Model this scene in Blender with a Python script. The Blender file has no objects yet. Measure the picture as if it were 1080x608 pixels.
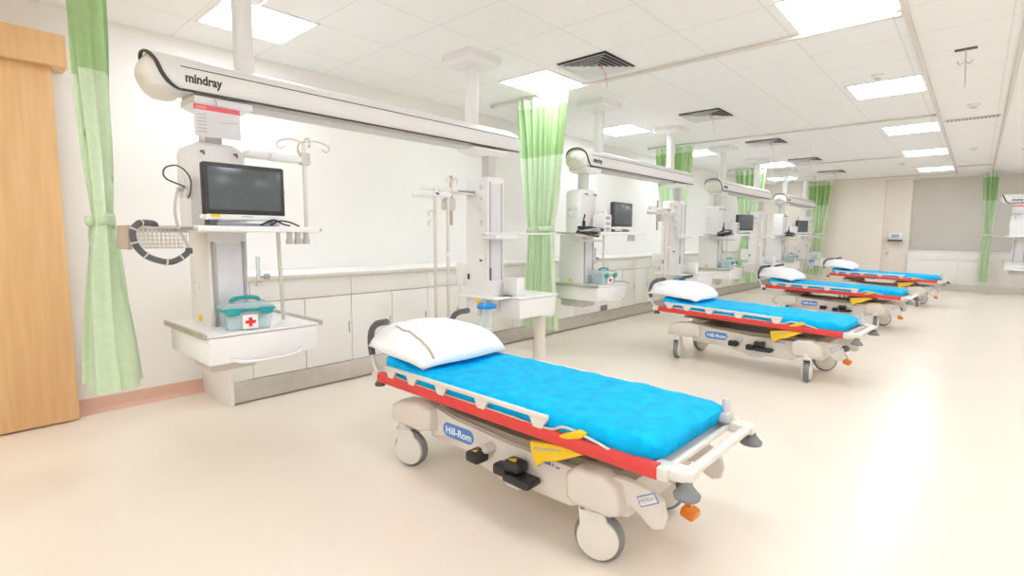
import bpy, bmesh, math, random
from mathutils import Vector, Matrix, noise
random.seed(7)
S = bpy.context.scene
COL = S.collection
PI = math.pi

# ------------------------------------------------------------------ camera, exposure, world
RM = [[0.744055, 0.668105, 0.004187], [-0.070299, 0.072054, 0.99492], [-0.664409, 0.74057, -0.100579]]
cd = bpy.data.cameras.new('camera')
cam = bpy.data.objects.new('camera', cd)
COL.objects.link(cam)
r_, u_, f_ = [Vector(v) for v in RM]
M4 = Matrix(((r_.x, u_.x, -f_.x, 0), (r_.y, u_.y, -f_.y, 0), (r_.z, u_.z, -f_.z, 1.29), (0, 0, 0, 1)))
cam.matrix_world = M4
cd.sensor_width = 36
cd.lens = 544.268 / 1080 * 36
cd.clip_start = 0.05
S.camera = cam
S.view_settings.view_transform = 'Standard'
S.view_settings.look = 'None'
S.view_settings.gamma = 1
S.view_settings.use_curve_mapping = False
EXPOSURE = 0.70
PANEL = 9.0
S.cycles.diffuse_bounces = 8
S.view_settings.exposure = EXPOSURE
w = bpy.data.worlds.new('world')
S.world = w
w.use_nodes = True
w.node_tree.nodes['Background'].inputs[0].default_value = (1, 1, 1, 1)
w.node_tree.nodes['Background'].inputs[1].default_value = 0.3


# ------------------------------------------------------------------ materials
def mat(name, col, rough=0.45, metal=0.0, var=0.03, scale=14.0, bump=0.0, emit=0.0, alpha=1.0, trans=0.0, spec=None, sheen=0.0):
    m = bpy.data.materials.new(name)
    m.use_nodes = True
    nt = m.node_tree
    b = nt.nodes['Principled BSDF']
    tc = nt.nodes.new('ShaderNodeTexCoord')
    nz = nt.nodes.new('ShaderNodeTexNoise')
    nz.inputs['Scale'].default_value = scale
    nz.inputs['Detail'].default_value = 3
    nt.links.new(tc.outputs['Object'], nz.inputs['Vector'])
    cr = nt.nodes.new('ShaderNodeValToRGB')
    cr.color_ramp.elements[0].position = 0.3
    cr.color_ramp.elements[1].position = 0.7
    cr.color_ramp.elements[0].color = [c * (1 - var) for c in col] + [1]
    cr.color_ramp.elements[1].color = [min(1, c * (1 + var)) for c in col] + [1]
    nt.links.new(nz.outputs['Fac'], cr.inputs['Fac'])
    nt.links.new(cr.outputs['Color'], b.inputs['Base Color'])
    b.inputs['Roughness'].default_value = rough
    b.inputs['Metallic'].default_value = metal
    if spec is not None:
        b.inputs['Specular IOR Level'].default_value = spec
    if bump:
        bp = nt.nodes.new('ShaderNodeBump')
        bp.inputs['Strength'].default_value = bump
        bp.inputs['Distance'].default_value = 0.01
        nt.links.new(nz.outputs['Fac'], bp.inputs['Height'])
        nt.links.new(bp.outputs['Normal'], b.inputs['Normal'])
    if emit:
        b.inputs['Emission Color'].default_value = (*col, 1)
        b.inputs['Emission Strength'].default_value = emit
    if trans:
        b.inputs['Transmission Weight'].default_value = trans
    if alpha < 1:
        b.inputs['Alpha'].default_value = alpha
    return m


M_wall = mat('wall_paint', (0.86, 0.835, 0.80), 0.6, var=0.012, scale=2)
M_far = mat('far_wall_paint', (0.74, 0.70, 0.645), 0.6, var=0.012, scale=2)
M_wfar = mat('far_wall_cream', (0.85, 0.785, 0.71), 0.6, var=0.012, scale=2)
M_base = mat('pink_vinyl', (0.72, 0.45, 0.34), 0.35, var=0.03)
M_white = mat('white_enamel', (0.82, 0.80, 0.79), 0.32, var=0.012, scale=5)
M_white2 = mat('white_plastic', (0.86, 0.855, 0.85), 0.3, var=0.012, scale=5)
M_grey = mat('light_grey_plastic', (0.62, 0.60, 0.58), 0.4)
M_midgrey = mat('grey_groove', (0.42, 0.40, 0.38), 0.5)
M_dark = mat('black_plastic', (0.022, 0.022, 0.024), 0.4, var=0.2)
M_line = mat('dark_line', (0.06, 0.055, 0.05), 0.5)
M_char = mat('charcoal_rubber', (0.12, 0.12, 0.125), 0.6, var=0.1)
M_tire = mat('grey_rubber', (0.22, 0.22, 0.225), 0.6, var=0.08)
M_screen = mat('monitor_glass', (0.10, 0.115, 0.125), 0.18, var=0.05)
M_bezel = mat('monitor_bezel', (0.035, 0.036, 0.038), 0.4)
M_steel = mat('brushed_steel', (0.60, 0.57, 0.53), 0.33, 0.85, var=0.05)
M_chrome = mat('chrome', (0.74, 0.69, 0.63), 0.32, 0.65)
M_bed = mat('beige_plastic', (0.73, 0.675, 0.605), 0.4, var=0.015, scale=6)
M_bedlite = mat('pale_beige_metal', (0.76, 0.72, 0.66), 0.35, var=0.015)
M_taupe = mat('taupe_cover', (0.36, 0.30, 0.235), 0.6, var=0.03)
M_red = mat('red_vinyl', (0.72, 0.055, 0.047), 0.5, var=0.03)
M_blue = mat('blue_sheet', (0.0, 0.46, 0.86), 0.6, var=0.15, scale=16, bump=0.6, spec=0.12)  # strong colour variation paints in the lit patches of the wrinkles
M_logo = mat('blue_logo', (0.08, 0.25, 0.62), 0.4)
M_logopale = mat('blue_print', (0.18, 0.30, 0.62), 0.4)
M_pillow = mat('white_cotton', (0.92, 0.92, 0.93), 0.8, var=0.01, bump=0.08, scale=20)
M_tan = mat('tan_strap', (0.50, 0.42, 0.34), 0.6)
M_yellow = mat('yellow_plastic', (0.88, 0.56, 0.012), 0.4)
M_orange = mat('orange_plastic', (0.85, 0.24, 0.02), 0.4)
M_teal = mat('teal_plastic', (0.015, 0.36, 0.38), 0.35)
M_green = mat('green_plastic', (0.03, 0.33, 0.22), 0.4)
M_clear = mat('clear_plastic', (0.72, 0.84, 0.86), 0.15, var=0.02, alpha=0.45)
M_redcross = mat('red_print', (0.80, 0.02, 0.02), 0.5)
M_pink = mat('pink_header', (0.80, 0.12, 0.14), 0.5)
M_paper = mat('white_card', (0.72, 0.71, 0.74), 0.5)
M_print = mat('grey_print', (0.50, 0.48, 0.50), 0.5)
M_ribbon = mat('pink_ribbon', (0.85, 0.22, 0.28), 0.6)
M_ledge = mat('counter_edge', (0.70, 0.66, 0.60), 0.35)
M_cab = mat('cabinet_laminate', (0.86, 0.84, 0.81), 0.4, var=0.012, scale=3)
M_seam = mat('shadow_gap', (0.66, 0.60, 0.54), 0.7)
M_cbluelid = mat('blue_lid', (0.0, 0.30, 0.80), 0.4)
M_black2 = mat('louvre_dark', (0.07, 0.07, 0.07), 0.6)
M_diff = mat('light_diffuser', (0.90, 0.968, 1.055), 0.5, var=0.0, emit=PANEL)


def curtain_mat(name, col, tr):
    m = mat(name, col, 0.8, var=0.06, scale=30, spec=0.1)
    nt = m.node_tree
    b = nt.nodes['Principled BSDF']
    tl = nt.nodes.new('ShaderNodeBsdfTranslucent')
    tl.inputs['Color'].default_value = (*col, 1)
    mx = nt.nodes.new('ShaderNodeMixShader')
    mx.inputs['Fac'].default_value = tr
    nt.links.new(b.outputs[0], mx.inputs[1])
    nt.links.new(tl.outputs[0], mx.inputs[2])
    nt.links.new(mx.outputs[0], nt.nodes['Material Output'].inputs['Surface'])
    return m


M_cur = curtain_mat('green_curtain', (0.75, 0.87, 0.66), 0.35)
M_net = curtain_mat('green_curtain_net', (0.50, 0.69, 0.36), 0.35)


def floor_mat():
    m = mat('ivory_vinyl', (0.83, 0.745, 0.64), 0.26, var=0.02, scale=1.3)
    nt = m.node_tree
    b = nt.nodes['Principled BSDF']
    b.inputs['Specular IOR Level'].default_value = 0.32
    return m


def wood_mat():
    m = mat('maple_laminate', (0.66, 0.36, 0.13), 0.42)
    nt = m.node_tree
    b = nt.nodes['Principled BSDF']
    tc = nt.nodes.new('ShaderNodeTexCoord')
    mp = nt.nodes.new('ShaderNodeMapping')
    mp.inputs['Scale'].default_value = (12, 12, 0.7)
    nz = nt.nodes.new('ShaderNodeTexNoise')
    nz.inputs['Scale'].default_value = 3
    nz.inputs['Detail'].default_value = 5
    cr = nt.nodes.new('ShaderNodeValToRGB')
    cr.color_ramp.elements[0].color = (0.72, 0.43, 0.195, 1)
    cr.color_ramp.elements[1].color = (0.78, 0.50, 0.25, 1)
    cr.color_ramp.elements[0].position = 0.3
    cr.color_ramp.elements[1].position = 0.7
    nt.links.new(tc.outputs['Object'], mp.inputs[0])
    nt.links.new(mp.outputs[0], nz.inputs['Vector'])
    nt.links.new(nz.outputs['Fac'], cr.inputs['Fac'])
    nt.links.new(cr.outputs['Color'], b.inputs['Base Color'])
    return m


def ceiling_mat():
    m = mat('ceiling_tiles', (0.90, 0.89, 0.875), 0.7, var=0.01)
    nt = m.node_tree
    b = nt.nodes['Principled BSDF']
    old = b.inputs['Base Color'].links[0].from_socket
    g = nt.nodes.new('ShaderNodeNewGeometry')
    sx = nt.nodes.new('ShaderNodeSeparateXYZ')
    nt.links.new(g.outputs['Position'], sx.inputs[0])

    def line(sock, off, pitch, wid):
        a = nt.nodes.new('ShaderNodeMath'); a.operation = 'ADD'; a.inputs[1].default_value = off
        nt.links.new(sock, a.inputs[0])
        d = nt.nodes.new('ShaderNodeMath'); d.operation = 'DIVIDE'; d.inputs[1].default_value = pitch
        nt.links.new(a.outputs[0], d.inputs[0])
        fr = nt.nodes.new('ShaderNodeMath'); fr.operation = 'FRACT'
        nt.links.new(d.outputs[0], fr.inputs[0])
        lt = nt.nodes.new('ShaderNodeMath'); lt.operation = 'LESS_THAN'; lt.inputs[1].default_value = wid / pitch
        nt.links.new(fr.outputs[0], lt.inputs[0])
        return lt.outputs[0]
    lx = line(sx.outputs[0], 3.005 + 61.5, 0.615, 0.012)
    ly = line(sx.outputs[1], -1.925 + 61.5, 0.615, 0.012)
    mxn = nt.nodes.new('ShaderNodeMath'); mxn.operation = 'MAXIMUM'
    nt.links.new(lx, mxn.inputs[0]); nt.links.new(ly, mxn.inputs[1])
    mix = nt.nodes.new('ShaderNodeMix'); mix.data_type = 'RGBA'
    nt.links.new(mxn.outputs[0], mix.inputs['Factor'])
    nt.links.new(old, mix.inputs['A'])
    mix.inputs['B'].default_value = (0.80, 0.785, 0.76, 1)
    nt.links.new(mix.outputs['Result'], b.inputs['Base Color'])
    return m


M_floor, M_wood, M_ceil = floor_mat(), wood_mat(), ceiling_mat()


# ------------------------------------------------------------------ mesh helpers
class MB:
    def __init__(s):
        s.bm = bmesh.new()

    def box(s, x0, x1, y0, y1, z0, z1, bev=0.0, seg=2, rot=None):
        vs = [s.bm.verts.new((x, y, z)) for x in (x0, x1) for y in (y0, y1) for z in (z0, z1)]
        fs = [(0, 1, 3, 2), (4, 6, 7, 5), (0, 4, 5, 1), (2, 3, 7, 6), (0, 2, 6, 4), (1, 5, 7, 3)]
        ff = [s.bm.faces.new([vs[i] for i in f]) for f in fs]
        if rot is not None:
            c = Vector(((x0 + x1) / 2, (y0 + y1) / 2, (z0 + z1) / 2))
            for v in vs:
                v.co = rot @ (v.co - c) + c
        if bev:
            bev = min(bev, abs(x1 - x0) * .49, abs(y1 - y0) * .49, abs(z1 - z0) * .49)
            es = list({e for f in ff for e in f.edges})
            bmesh.ops.bevel(s.bm, geom=es, offset=bev, segments=seg, profile=0.5, affect='EDGES')
        return s

    def loft(s, rings, close=True, cap=True):
        R = [[s.bm.verts.new(p) for p in r] for r in rings]
        n = len(R[0])
        for a, b in zip(R, R[1:]):
            for i in range(n if close else n - 1):
                j = (i + 1) % n
                s.bm.faces.new((a[i], a[j], b[j], b[i]))
        if cap and close:
            s.bm.faces.new(R[0][::-1])
            s.bm.faces.new(R[-1])
        return s

    def tube(s, pts, r, n=8, cap=True, flat=1.0):
        pts = [Vector(p) for p in pts]
        rings = []
        up = None
        for i, p in enumerate(pts):
            t = (pts[min(i + 1, len(pts) - 1)] - pts[max(i - 1, 0)])
            if t.length < 1e-9:
                t = Vector((0, 0, 1))
            t.normalize()
            if up is None:
                up = Vector((0, 0, 1)) if abs(t.z) < .9 else Vector((1, 0, 0))
            side = t.cross(up)
            if side.length < 1e-6:
                side = t.cross(Vector((0, 1, 0)))
            side.normalize()
            up = side.cross(t).normalized()
            rr = r[i] if isinstance(r, (list, tuple)) else r
            rings.append([p + (side * math.cos(2 * PI * k / n) + up * math.sin(2 * PI * k / n) * flat) * rr for k in range(n)])
        return s.loft(rings, cap=cap)

    def cyl(s, p, q, r, n=16):
        return s.tube([p, q], r, n)

    def lathe(s, c, prof, axis='z', n=24):
        # prof: list of (radius, height) along axis, closed at both ends
        rings = []
        for r, h in prof:
            r = max(r, 1e-4)
            ring = []
            for k in range(n):
                a, b = r * math.cos(2 * PI * k / n), r * math.sin(2 * PI * k / n)
                v = {'z': (a, b, h), 'y': (b, h, a), 'x': (h, a, b)}[axis]
                ring.append(Vector(c) + Vector(v))
            rings.append(ring)
        return s.loft(rings)

    def prism(s, poly, a0, a1, axis='y', bev=0.0):
        # poly points in the plane across the axis: axis y -> (x,z); axis x -> (y,z); axis z -> (x,y)
        def P(p, a):
            return {'y': (p[0], a, p[1]), 'x': (a, p[0], p[1]), 'z': (p[0], p[1], a)}[axis]
        A = [s.bm.verts.new(P(p, a0)) for p in poly]
        B = [s.bm.verts.new(P(p, a1)) for p in poly]
        n = len(poly)
        ff = [s.bm.faces.new(A), s.bm.faces.new(B[::-1])]
        for i in range(n):
            j = (i + 1) % n
            ff.append(s.bm.faces.new((A[i], B[i], B[j], A[j])))
        if bev:
            es = list({e for f in ff[:2] for e in f.edges})
            bmesh.ops.bevel(s.bm, geom=es, offset=bev, segments=2, profile=0.5, affect='EDGES')
        return s

    def grid(s, fn, nu, nv):
        V = [[s.bm.verts.new(fn(i / nu, j / nv)) for j in range(nv + 1)] for i in range(nu + 1)]
        for i in range(nu):
            for j in range(nv):
                s.bm.faces.new((V[i][j], V[i + 1][j], V[i + 1][j + 1], V[i][j + 1]))
        return s

    def build(s, name, m, parent=None, smooth=35, solid=0.0):
        bmesh.ops.recalc_face_normals(s.bm, faces=s.bm.faces[:])
        me = bpy.data.meshes.new(name)
        s.bm.to_mesh(me)
        s.bm.free()
        for p in me.polygons:
            p.use_smooth = True
        if smooth:
            me.set_sharp_from_angle(angle=math.radians(smooth))
        me.materials.append(m)
        o = bpy.data.objects.new(name, me)
        COL.objects.link(o)
        if parent is not None:
            o.parent = parent
        if solid:
            md = o.modifiers.new('thickness', 'SOLIDIFY')
            md.thickness = solid
            md.offset = 0
        return o


def tag(o, label, cat, group=None, kind=None):
    o['label'] = label
    o['category'] = cat
    if group:
        o['group'] = group
    if kind:
        o['kind'] = kind
    return o


def thing(name, loc, label, cat, group=None, rz=0.0):
    o = bpy.data.objects.new(name, None)
    COL.objects.link(o)
    o.empty_display_size = 0.1
    o.location = loc
    o.rotation_euler = (0, 0, rz)
    return tag(o, label, cat, group)


def struct(o):
    o['kind'] = 'structure'
    return o


def catmull(pts, n=6):
    P = [Vector(p) for p in pts]
    P = [P[0] * 2 - P[1]] + P + [P[-1] * 2 - P[-2]]
    out = []
    for i in range(1, len(P) - 2):
        for k in range(n):
            t = k / n
            a, b, c, d = P[i - 1:i + 3]
            out.append(0.5 * ((2 * b) + (c - a) * t + (2 * a - 5 * b + 4 * c - d) * t * t + (3 * b - a - 3 * c + d) * t ** 3))
    out.append(P[-2])
    return out


def text_mesh(name, body, size, origin, right, up, m, parent, bold=0.0, shear=0.0, extr=0.001, align='LEFT', width=None):
    cu = bpy.data.curves.new(name, 'FONT')
    cu.body = body
    cu.size = size
    cu.offset = bold
    cu.shear = shear
    cu.extrude = extr
    cu.align_x = align
    cu.resolution_u = 3
    t = bpy.data.objects.new(name, cu)
    COL.objects.link(t)
    bpy.context.view_layer.update()
    me = bpy.data.meshes.new_from_object(t.evaluated_get(bpy.context.evaluated_depsgraph_get()))
    bpy.data.objects.remove(t)
    r, u = Vector(right).normalized(), Vector(up).normalized()
    n = r.cross(u)
    if width:
        xs = [v.co.x for v in me.vertices]
        k = width / (max(xs) - min(xs))
        for v in me.vertices:
            v.co.x *= k
    for v in me.vertices:
        v.co = Vector(origin) + r * v.co.x + u * v.co.y + n * v.co.z
    me.materials.clear()
    me.materials.append(m)
    o = bpy.data.objects.new(name, me)
    COL.objects.link(o)
    o.parent = parent
    return o


ORD = ['first', 'second', 'third', 'fourth']
BP = 3.87          # bay pitch

# ------------------------------------------------------------------ room shell
XL, XR, YB, YF, ZC = -4.70, 4.70, -4.0, 16.23, 2.80
XC = -1.30         # the far wall steps back to the right of this
YR = 17.1
struct(MB().box(XL - .2, XR + .2, YB - .2, YR + .2, -.15, 0).build('floor', M_floor))
struct(MB().box(XL - .2, XR + .2, YB - .2, YR + .2, ZC, ZC + .15).build('ceiling', M_ceil))
struct(MB().box(XL - .15, XL, YB - .15, YR + .15, 0, ZC).build('wall_left', M_wall))
struct(MB().box(XR, XR + .15, YB - .15, YR + .15, 0, ZC).build('wall_right', M_wall))
struct(MB().box(XL, XR, YB - .15, YB, 0, ZC).build('wall_back', M_wall))
struct(MB().box(XL, -1.83, YF, YR + .15, 0, ZC).build('wall_far', M_wfar))
struct(MB().box(-1.83, XC, YF + .32, YR + .15, 0, ZC).build('wall_pier', M_wfar))
struct(MB().box(XC, XR, YR, YR + .15, 0, ZC).build('wall_recess', M_far))
struct(MB().box(-1.83, XC + .12, YF - .02, YR, ZC - .035, ZC, .01).build('trim_4', M_wall))

# sliding door, its header, frame
d = MB().box(-4.60, -4.55, -1.1, 0.585, 0.012, 2.385, .003).build('door_1', M_wood)
struct(d)
MB().box(-4.548, -4.515, -0.55, -0.52, 0.85, 1.25, .008).build('door_handle', M_steel, d)
struct(MB().box(-4.70, -4.50, -2.6, 0.66, 2.37, 2.572, .004).build('trim_1', M_wood))
struct(MB().box(-4.70, -4.61, -1.2, 0.60, 2.33, 2.37).build('trim_2', M_seam))


def cove(y0, y1, name):
    poly = [(XL, 0), (XL, .105), (XL + .008, .105), (XL + .010, .05), (XL + .018, .025), (XL + .045, .006), (XL + .06, 0.001), (XL + .06, 0)]
    return struct(MB().prism(poly, y0, y1, 'y').build(name, M_base))


cove(-2.6, 1.41, 'baseboard_left')

# ------------------------------------------------------------------ wall cabinets along the wall
XF = -4.10
struct(MB().box(XL, XF + .004, 1.41, YF, 0.012, 0.175, .003).build('trim_3', M_steel))
ep = tag(MB().box(XL + .001, XF + .006, 1.40, 1.428, 0.0, 0.945, .002).build('end_panel', M_cab),
         'white side panel closing the cabinet run beside the pink baseboard', 'panel')
wt = thing('worktop', (0, 0, 0), 'long cream worktop running along the wall cabinets behind the beds', 'worktop')
MB().box(XL + .002, XF + .02, 1.395, YF - .01, .947, .975, .006).build('slab', M_white2, wt)
MB().box(XF + .012, XF + .026, 1.395, YF - .01, .935, .969, .005).build('edge_strip', M_ledge, wt)
NTH = ['first', 'second', 'third', 'fourth', 'fifth', 'sixth', 'seventh', 'eighth', 'ninth', 'tenth', 'eleventh', 'twelfth', 'thirteenth', 'fourteenth', 'fifteenth', 'sixteenth', 'seventeenth']
cab0 = None
for k in range(17):
    y = 1.575 + k * .86
    lab = 'white wall cabinet with two plain doors, %s in the run from the wooden door' % NTH[k]
    if cab0 is None:
        c = thing('base_cabinet', (0, y, 0), lab, 'cabinet', 'base cabinets along the wall')
        MB().box(XL + .002, XF - .03, 0, .858, .177, .934).build('carcass', M_seam, c)
        MB().box(XF - .03, XF, .002, .858, .772, .934, .003).build('drawer_front', M_cab, c)
        for j in range(2):
            dr = MB().box(XF - .03, XF, .002 + j * .43, .426 + j * .43, .179, .765, .003).build('door', M_cab, c)
            MB().box(XF - .002, XF + .004, .395 + j * .43, .407 + j * .43, .43, .53, .002).build('handle', M_midgrey, dr)
        cab0 = c
    else:
        c = cab0.copy()
        COL.objects.link(c)
        c.location = (0, y, 0)
        c['label'] = lab
        for ch in cab0.children:
            e = ch.copy()
            COL.objects.link(e)
            e.parent = c
            for g in ch.children:
                h = g.copy()
                COL.objects.link(h)
                h.parent = e
tag(MB().box(XL + .002, XF, 1.428, 1.573, .177, .934, .003).build('filler_panel', M_cab), 'narrow white filler panel at the start of the cabinet run', 'panel')
for (y, z, lab) in ((6.62, .222, 'small dark vent grille low on the cabinets below the second equipment column'),
                    (11.2, .31, 'small dark vent grille on the cabinets behind the third bed')):
    g = thing('vent_grille', (XF, y, z), lab, 'vent', 'cabinet vent grilles')
    MB().box(.0, .012, -.1, .1, -.045, .045, .004).build('frame', M_grey, g)
    b = MB()
    for i in range(5):
        b.box(.008, .016, -.085, .085, -.036 + i * .016, -.026 + i * .016)
    b.build('louvre', M_black2, g)

# far recess: low cabinets, sanitiser dispenser, tap
fc = thing('low_cabinet', (0, 0, 0), 'long white low cabinet run against the far grey wall', 'cabinet')
MB().box(XC + .01, XR - .01, 16.42, YR - .005, .16, .93, .004).build('body', M_cab, fc)
MB().box(XC + .01, XR - .01, 16.40, YR - .005, .93, .965, .006).build('top', M_white2, fc)
MB().box(XC + .01, XR - .01, 16.45, YR - .005, .0, .16).build('plinth', M_steel, fc)
for i in range(6):
    MB().box(XC + .03 + i * .98, XC + .99 + i * .98, 16.405, 16.425, .17, .72, .003).build('door', M_cab, fc)
    MB().box(XC + .03 + i * .98, XC + .99 + i * .98, 16.405, 16.425, .735, .92, .003).build('drawer_front', M_cab, fc)
ds = thing('sanitiser_dispenser', (-1.57, YF + .32, 1.20), 'white dispenser with blue label and dark drip tray on the far pier', 'dispenser')
MB().box(-.14, .14, -.12, 0, .03, .2, .02).build('body', M_white2, ds)
MB().box(-.085, .085, -.125, -.117, .09, .17, .003).build('label_plate', mat('dispenser_label', (.36, .45, .52), .4), ds)
MB().box(-.15, .15, -.16, 0, -.01, .03, .008).build('drip_tray', M_char, ds)
tp = thing('wall_tap', (-1.72, YF + .32, .88), 'small chrome wall tap below the white dispenser on the far pier', 'tap')
MB().lathe((0, 0, 0), [(.03, 0), (.03, -.03), (.015, -.05), (.015, -.09)], 'y').build('valve', M_chrome, tp)
MB().tube(catmull([(0, -.07, 0), (0, -.13, .03), (0, -.2, .03), (0, -.24, -.02)], 5), .012).build('spout', M_chrome, tp)


# ------------------------------------------------------------------ ceiling: lights, vents, tracks
def ceiling_light(x0, x1, y0, y1, lab, bloom_corner=False):
    cx, cy = (x0 + x1) / 2, (y0 + y1) / 2
    t = thing('ceiling_light', (cx, cy, ZC), lab, 'light', 'square ceiling light panels')
    a, b = (x1 - x0) / 2, (y1 - y0) / 2
    f = MB()
    for (p, q, r, s_) in ((-a - .02, -a, -b - .02, b + .02), (a, a + .02, -b - .02, b + .02), (-a, a, -b - .02, -b), (-a, a, b, b + .02)):
        if bloom_corner:
            break
        f.box(p, q, r, s_, -.008, .004)
    poly = [(-a, -b), (a, -b), (a, b), (-a, b)]
    if bloom_corner:
        R = .2  # glare bloom of a square panel, shaped in as a rounded corner
        arc = [(a - R + R * math.cos(th * PI / 16), b - R + R * math.sin(th * PI / 16)) for th in range(9)]
        poly = [(-a, -b), (a, -b)] + arc + [(-a, b)]
        f.prism([(-a - .02, -b - .02), (a + .02, -b - .02)] + [(p[0] + .02, p[1] + .02) for p in arc] + [(-a - .02, b + .02)], -.004, .004, 'z')
    f.build('frame', M_white2, t)
    MB().prism(poly, -.007, .003, 'z').build('diffuser', M_diff, t)


WL = [(-4.21, 1.36, 'square light panel above the first ceiling beam'), (-3.60, 3.83, 'square light panel beside the second green curtain'),
      (-4.17, 6.39, 'square light panel behind the second beam'), (-4.17, 9.05, 'square light panel behind the third curtain'),
      (-3.55, 11.55, 'square light panel above the fourth beam, over the glowing wall'), (-4.17, 14.55, 'square light panel by the far wall corner above the last curtain')]
for x, y, l in WL:
    ceiling_light(x, x + .57, y, y + .58, l)
CL = [(3.76, .74, 'large light panel with a bloom-rounded corner beside the curtain rail crossing'), (6.24, .64, 'rectangular light panel second along the rail from the rounded one'),
      (8.87, .66, 'rectangular light panel third along the rail from the rounded one'), (11.5, .75, 'rectangular light panel fourth along the rail from the rounded one'),
      (14.5, .7, 'rectangular light panel last along the rail, by the far wall')]
for i, (y, l, lab) in enumerate(CL):
    ceiling_light(-1.08, -.50, y, y + l, lab, i == 0)
# the panels of the part of the room beside and behind the camera
for x, y in [(-1.08, 1.2), (-1.08, -1.3), (-3.6, -1.2), (1.3, 1.2), (1.3, 3.8), (1.3, 6.3), (1.3, 8.9), (1.3, 11.5), (1.3, 14.5), (1.3, -1.3), (3.3, 1.3), (3.3, 5), (3.3, 9), (3.3, 13), (3.3, -1.3), (-1.08, -3.3), (1.3, -3.3), (-3.4, -3.3)]:
    ceiling_light(x, x + .58, y, y + .6, 'square ceiling light panel over the open side of the ward')


def ceiling_vent(x, y, s_, lab):
    t = thing('ceiling_vent', (x, y, ZC), lab, 'vent', 'louvred ceiling vents')
    f = MB()
    h = s_ / 2
    for i in range(6):
        a = h - i * .042
        b = a - .034
        ringo = [(a, a, -.026), (-a, a, -.026), (-a, -a, -.026), (a, -a, -.026)]
        ringi = [(b, b, -.004), (-b, b, -.004), (-b, -b, -.004), (b, -b, -.004)]
        f.loft([ringo, ringi], cap=False)
    f.build('louvre', M_white2, t, solid=.003)
    MB().box(-h, h, -h, h, -.004, .001).build('duct', M_black2, t)
    MB().box(-.02, .02, -.02, .02, -.026, -.003, .003).build('core', M_white2, t)
    o = thing('ribbon', (x + .05, y + .02, ZC - .03), lab.replace('square louvred vent', 'pink ribbon hanging from the vent'), 'ribbon', 'ribbons on the vents')
    MB().tube(catmull([(0, 0, 0), (.03, .01, -.05), (.045, .0, -.1), (.05, .02, -.17)], 5), .009, 6, flat=.25).build('streamer', M_ribbon, o)
    MB().lathe((0, 0, .0), [(.008, -.01), (.012, 0), (.006, .012)], n=10).build('knot', M_ribbon, o)


for k, y in enumerate((4.02, 6.52, 9.0, 11.5, 14.0)):
    ceiling_vent(-2.62, y, .5, 'square louvred vent in the ceiling, %s from the wooden door' % NTH[k])


def linear_vent(x0, x1, y, lab):
    t = thing('slot_vent', ((x0 + x1) / 2, y, ZC), lab, 'vent', 'slot vents')
    a = (x1 - x0) / 2
    MB().box(-a, a, -.06, .06, -.008, .002).build('frame', M_grey, t)
    b = MB()
    for i in range(14):
        xx = -a + .03 + i * (2 * a - .06) / 13
        b.box(xx - .009, xx + .009, -.045, .045, -.016, -.004)
    b.build('louvre', M_taupe, t)


linear_vent(-.42, .11, 8.88, 'long thin slot vent between the two ceiling rails, second tile row from the hook')
linear_vent(-.42, .12, 14.6, 'long thin slot vent at the far end between the two ceiling rails')
linear_vent(.45, .95, 12.45, 'long thin slot vent outside the second ceiling rail')
for (x, y, lab) in ((-.8, 5.99, 'round smoke detector beside the rectangular light panels'), (-.14, 7.99, 'round smoke detector before the slot vent'),
                    (-.15, 11.8, 'round smoke detector beyond the slot vent'), (-1.24, 13.26, 'round smoke detector near the far wall')):
    t = thing('smoke_detector', (x, y, ZC), lab, 'detector', 'smoke detectors')
    MB().lathe((0, 0, 0), [(.055, .002), (.055, -.015), (.04, -.03)], n=20).build('base', M_white, t)
    MB().lathe((0, 0, -.028), [(.028, 0), (.028, -.012), (.015, -.02)], n=16).build('sensor', M_grey, t)

hk = thing('ceiling_hook', (-.175, 5.63, ZC), 'slim metal drip hanger hanging from the ceiling between the rails', 'hanger')
MB().box(-.07, .07, -.02, .02, -.012, 0, .004).build('mounting_plate', M_char, hk)
MB().cyl((0, 0, -.01), (.012, 0, -.3), .006, 8).build('rod', M_grey, hk)
MB().tube(catmull([(-.05, 0, -.09), (-.03, 0, -.12), (0, 0, -.1), (.03, 0, -.12), (.05, 0, -.09)], 5), .006, 6).build('hook', M_grey, hk)


def track(p, q, lab):
    t = thing('curtain_rail', (0, 0, 0), lab, 'rail', 'ceiling curtain rails')
    if p[0] == q[0]:
        MB().box(p[0] - .016, p[0] + .016, p[1], q[1], ZC - .028, ZC - .0005, .004).build('rail', M_ledge, t)
        for e in (p[1], q[1]):
            MB().box(p[0] - .02, p[0] + .02, e - .02, e + .02, ZC - .034, ZC - .0005, .004).build('end_stop', M_grey, t)
    else:
        MB().box(p[0], q[0], p[1] - .016, p[1] + .016, ZC - .028, ZC - .0005, .004).build('rail', M_ledge, t)
        for e in (p[0], q[0]):
            MB().box(e - .02, e + .02, p[1] - .02, p[1] + .02, ZC - .034, ZC - .0005, .004).build('end_stop', M_grey, t)


for k, y in enumerate((.57, 4.44, 8.30, 12.15, 15.98)):
    track((-4.3 if k else -4.2, y), (-.50, y), 'white curtain rail across the ceiling above the %s green curtain' % NTH[k])
track((-.46, -1.5), (-.46, 16.2), 'long ceiling curtain rail running past the rectangular light panels')
track((.15, -1.5), (.15, 16.4), 'long ceiling curtain rail outside the slot vents')


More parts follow.
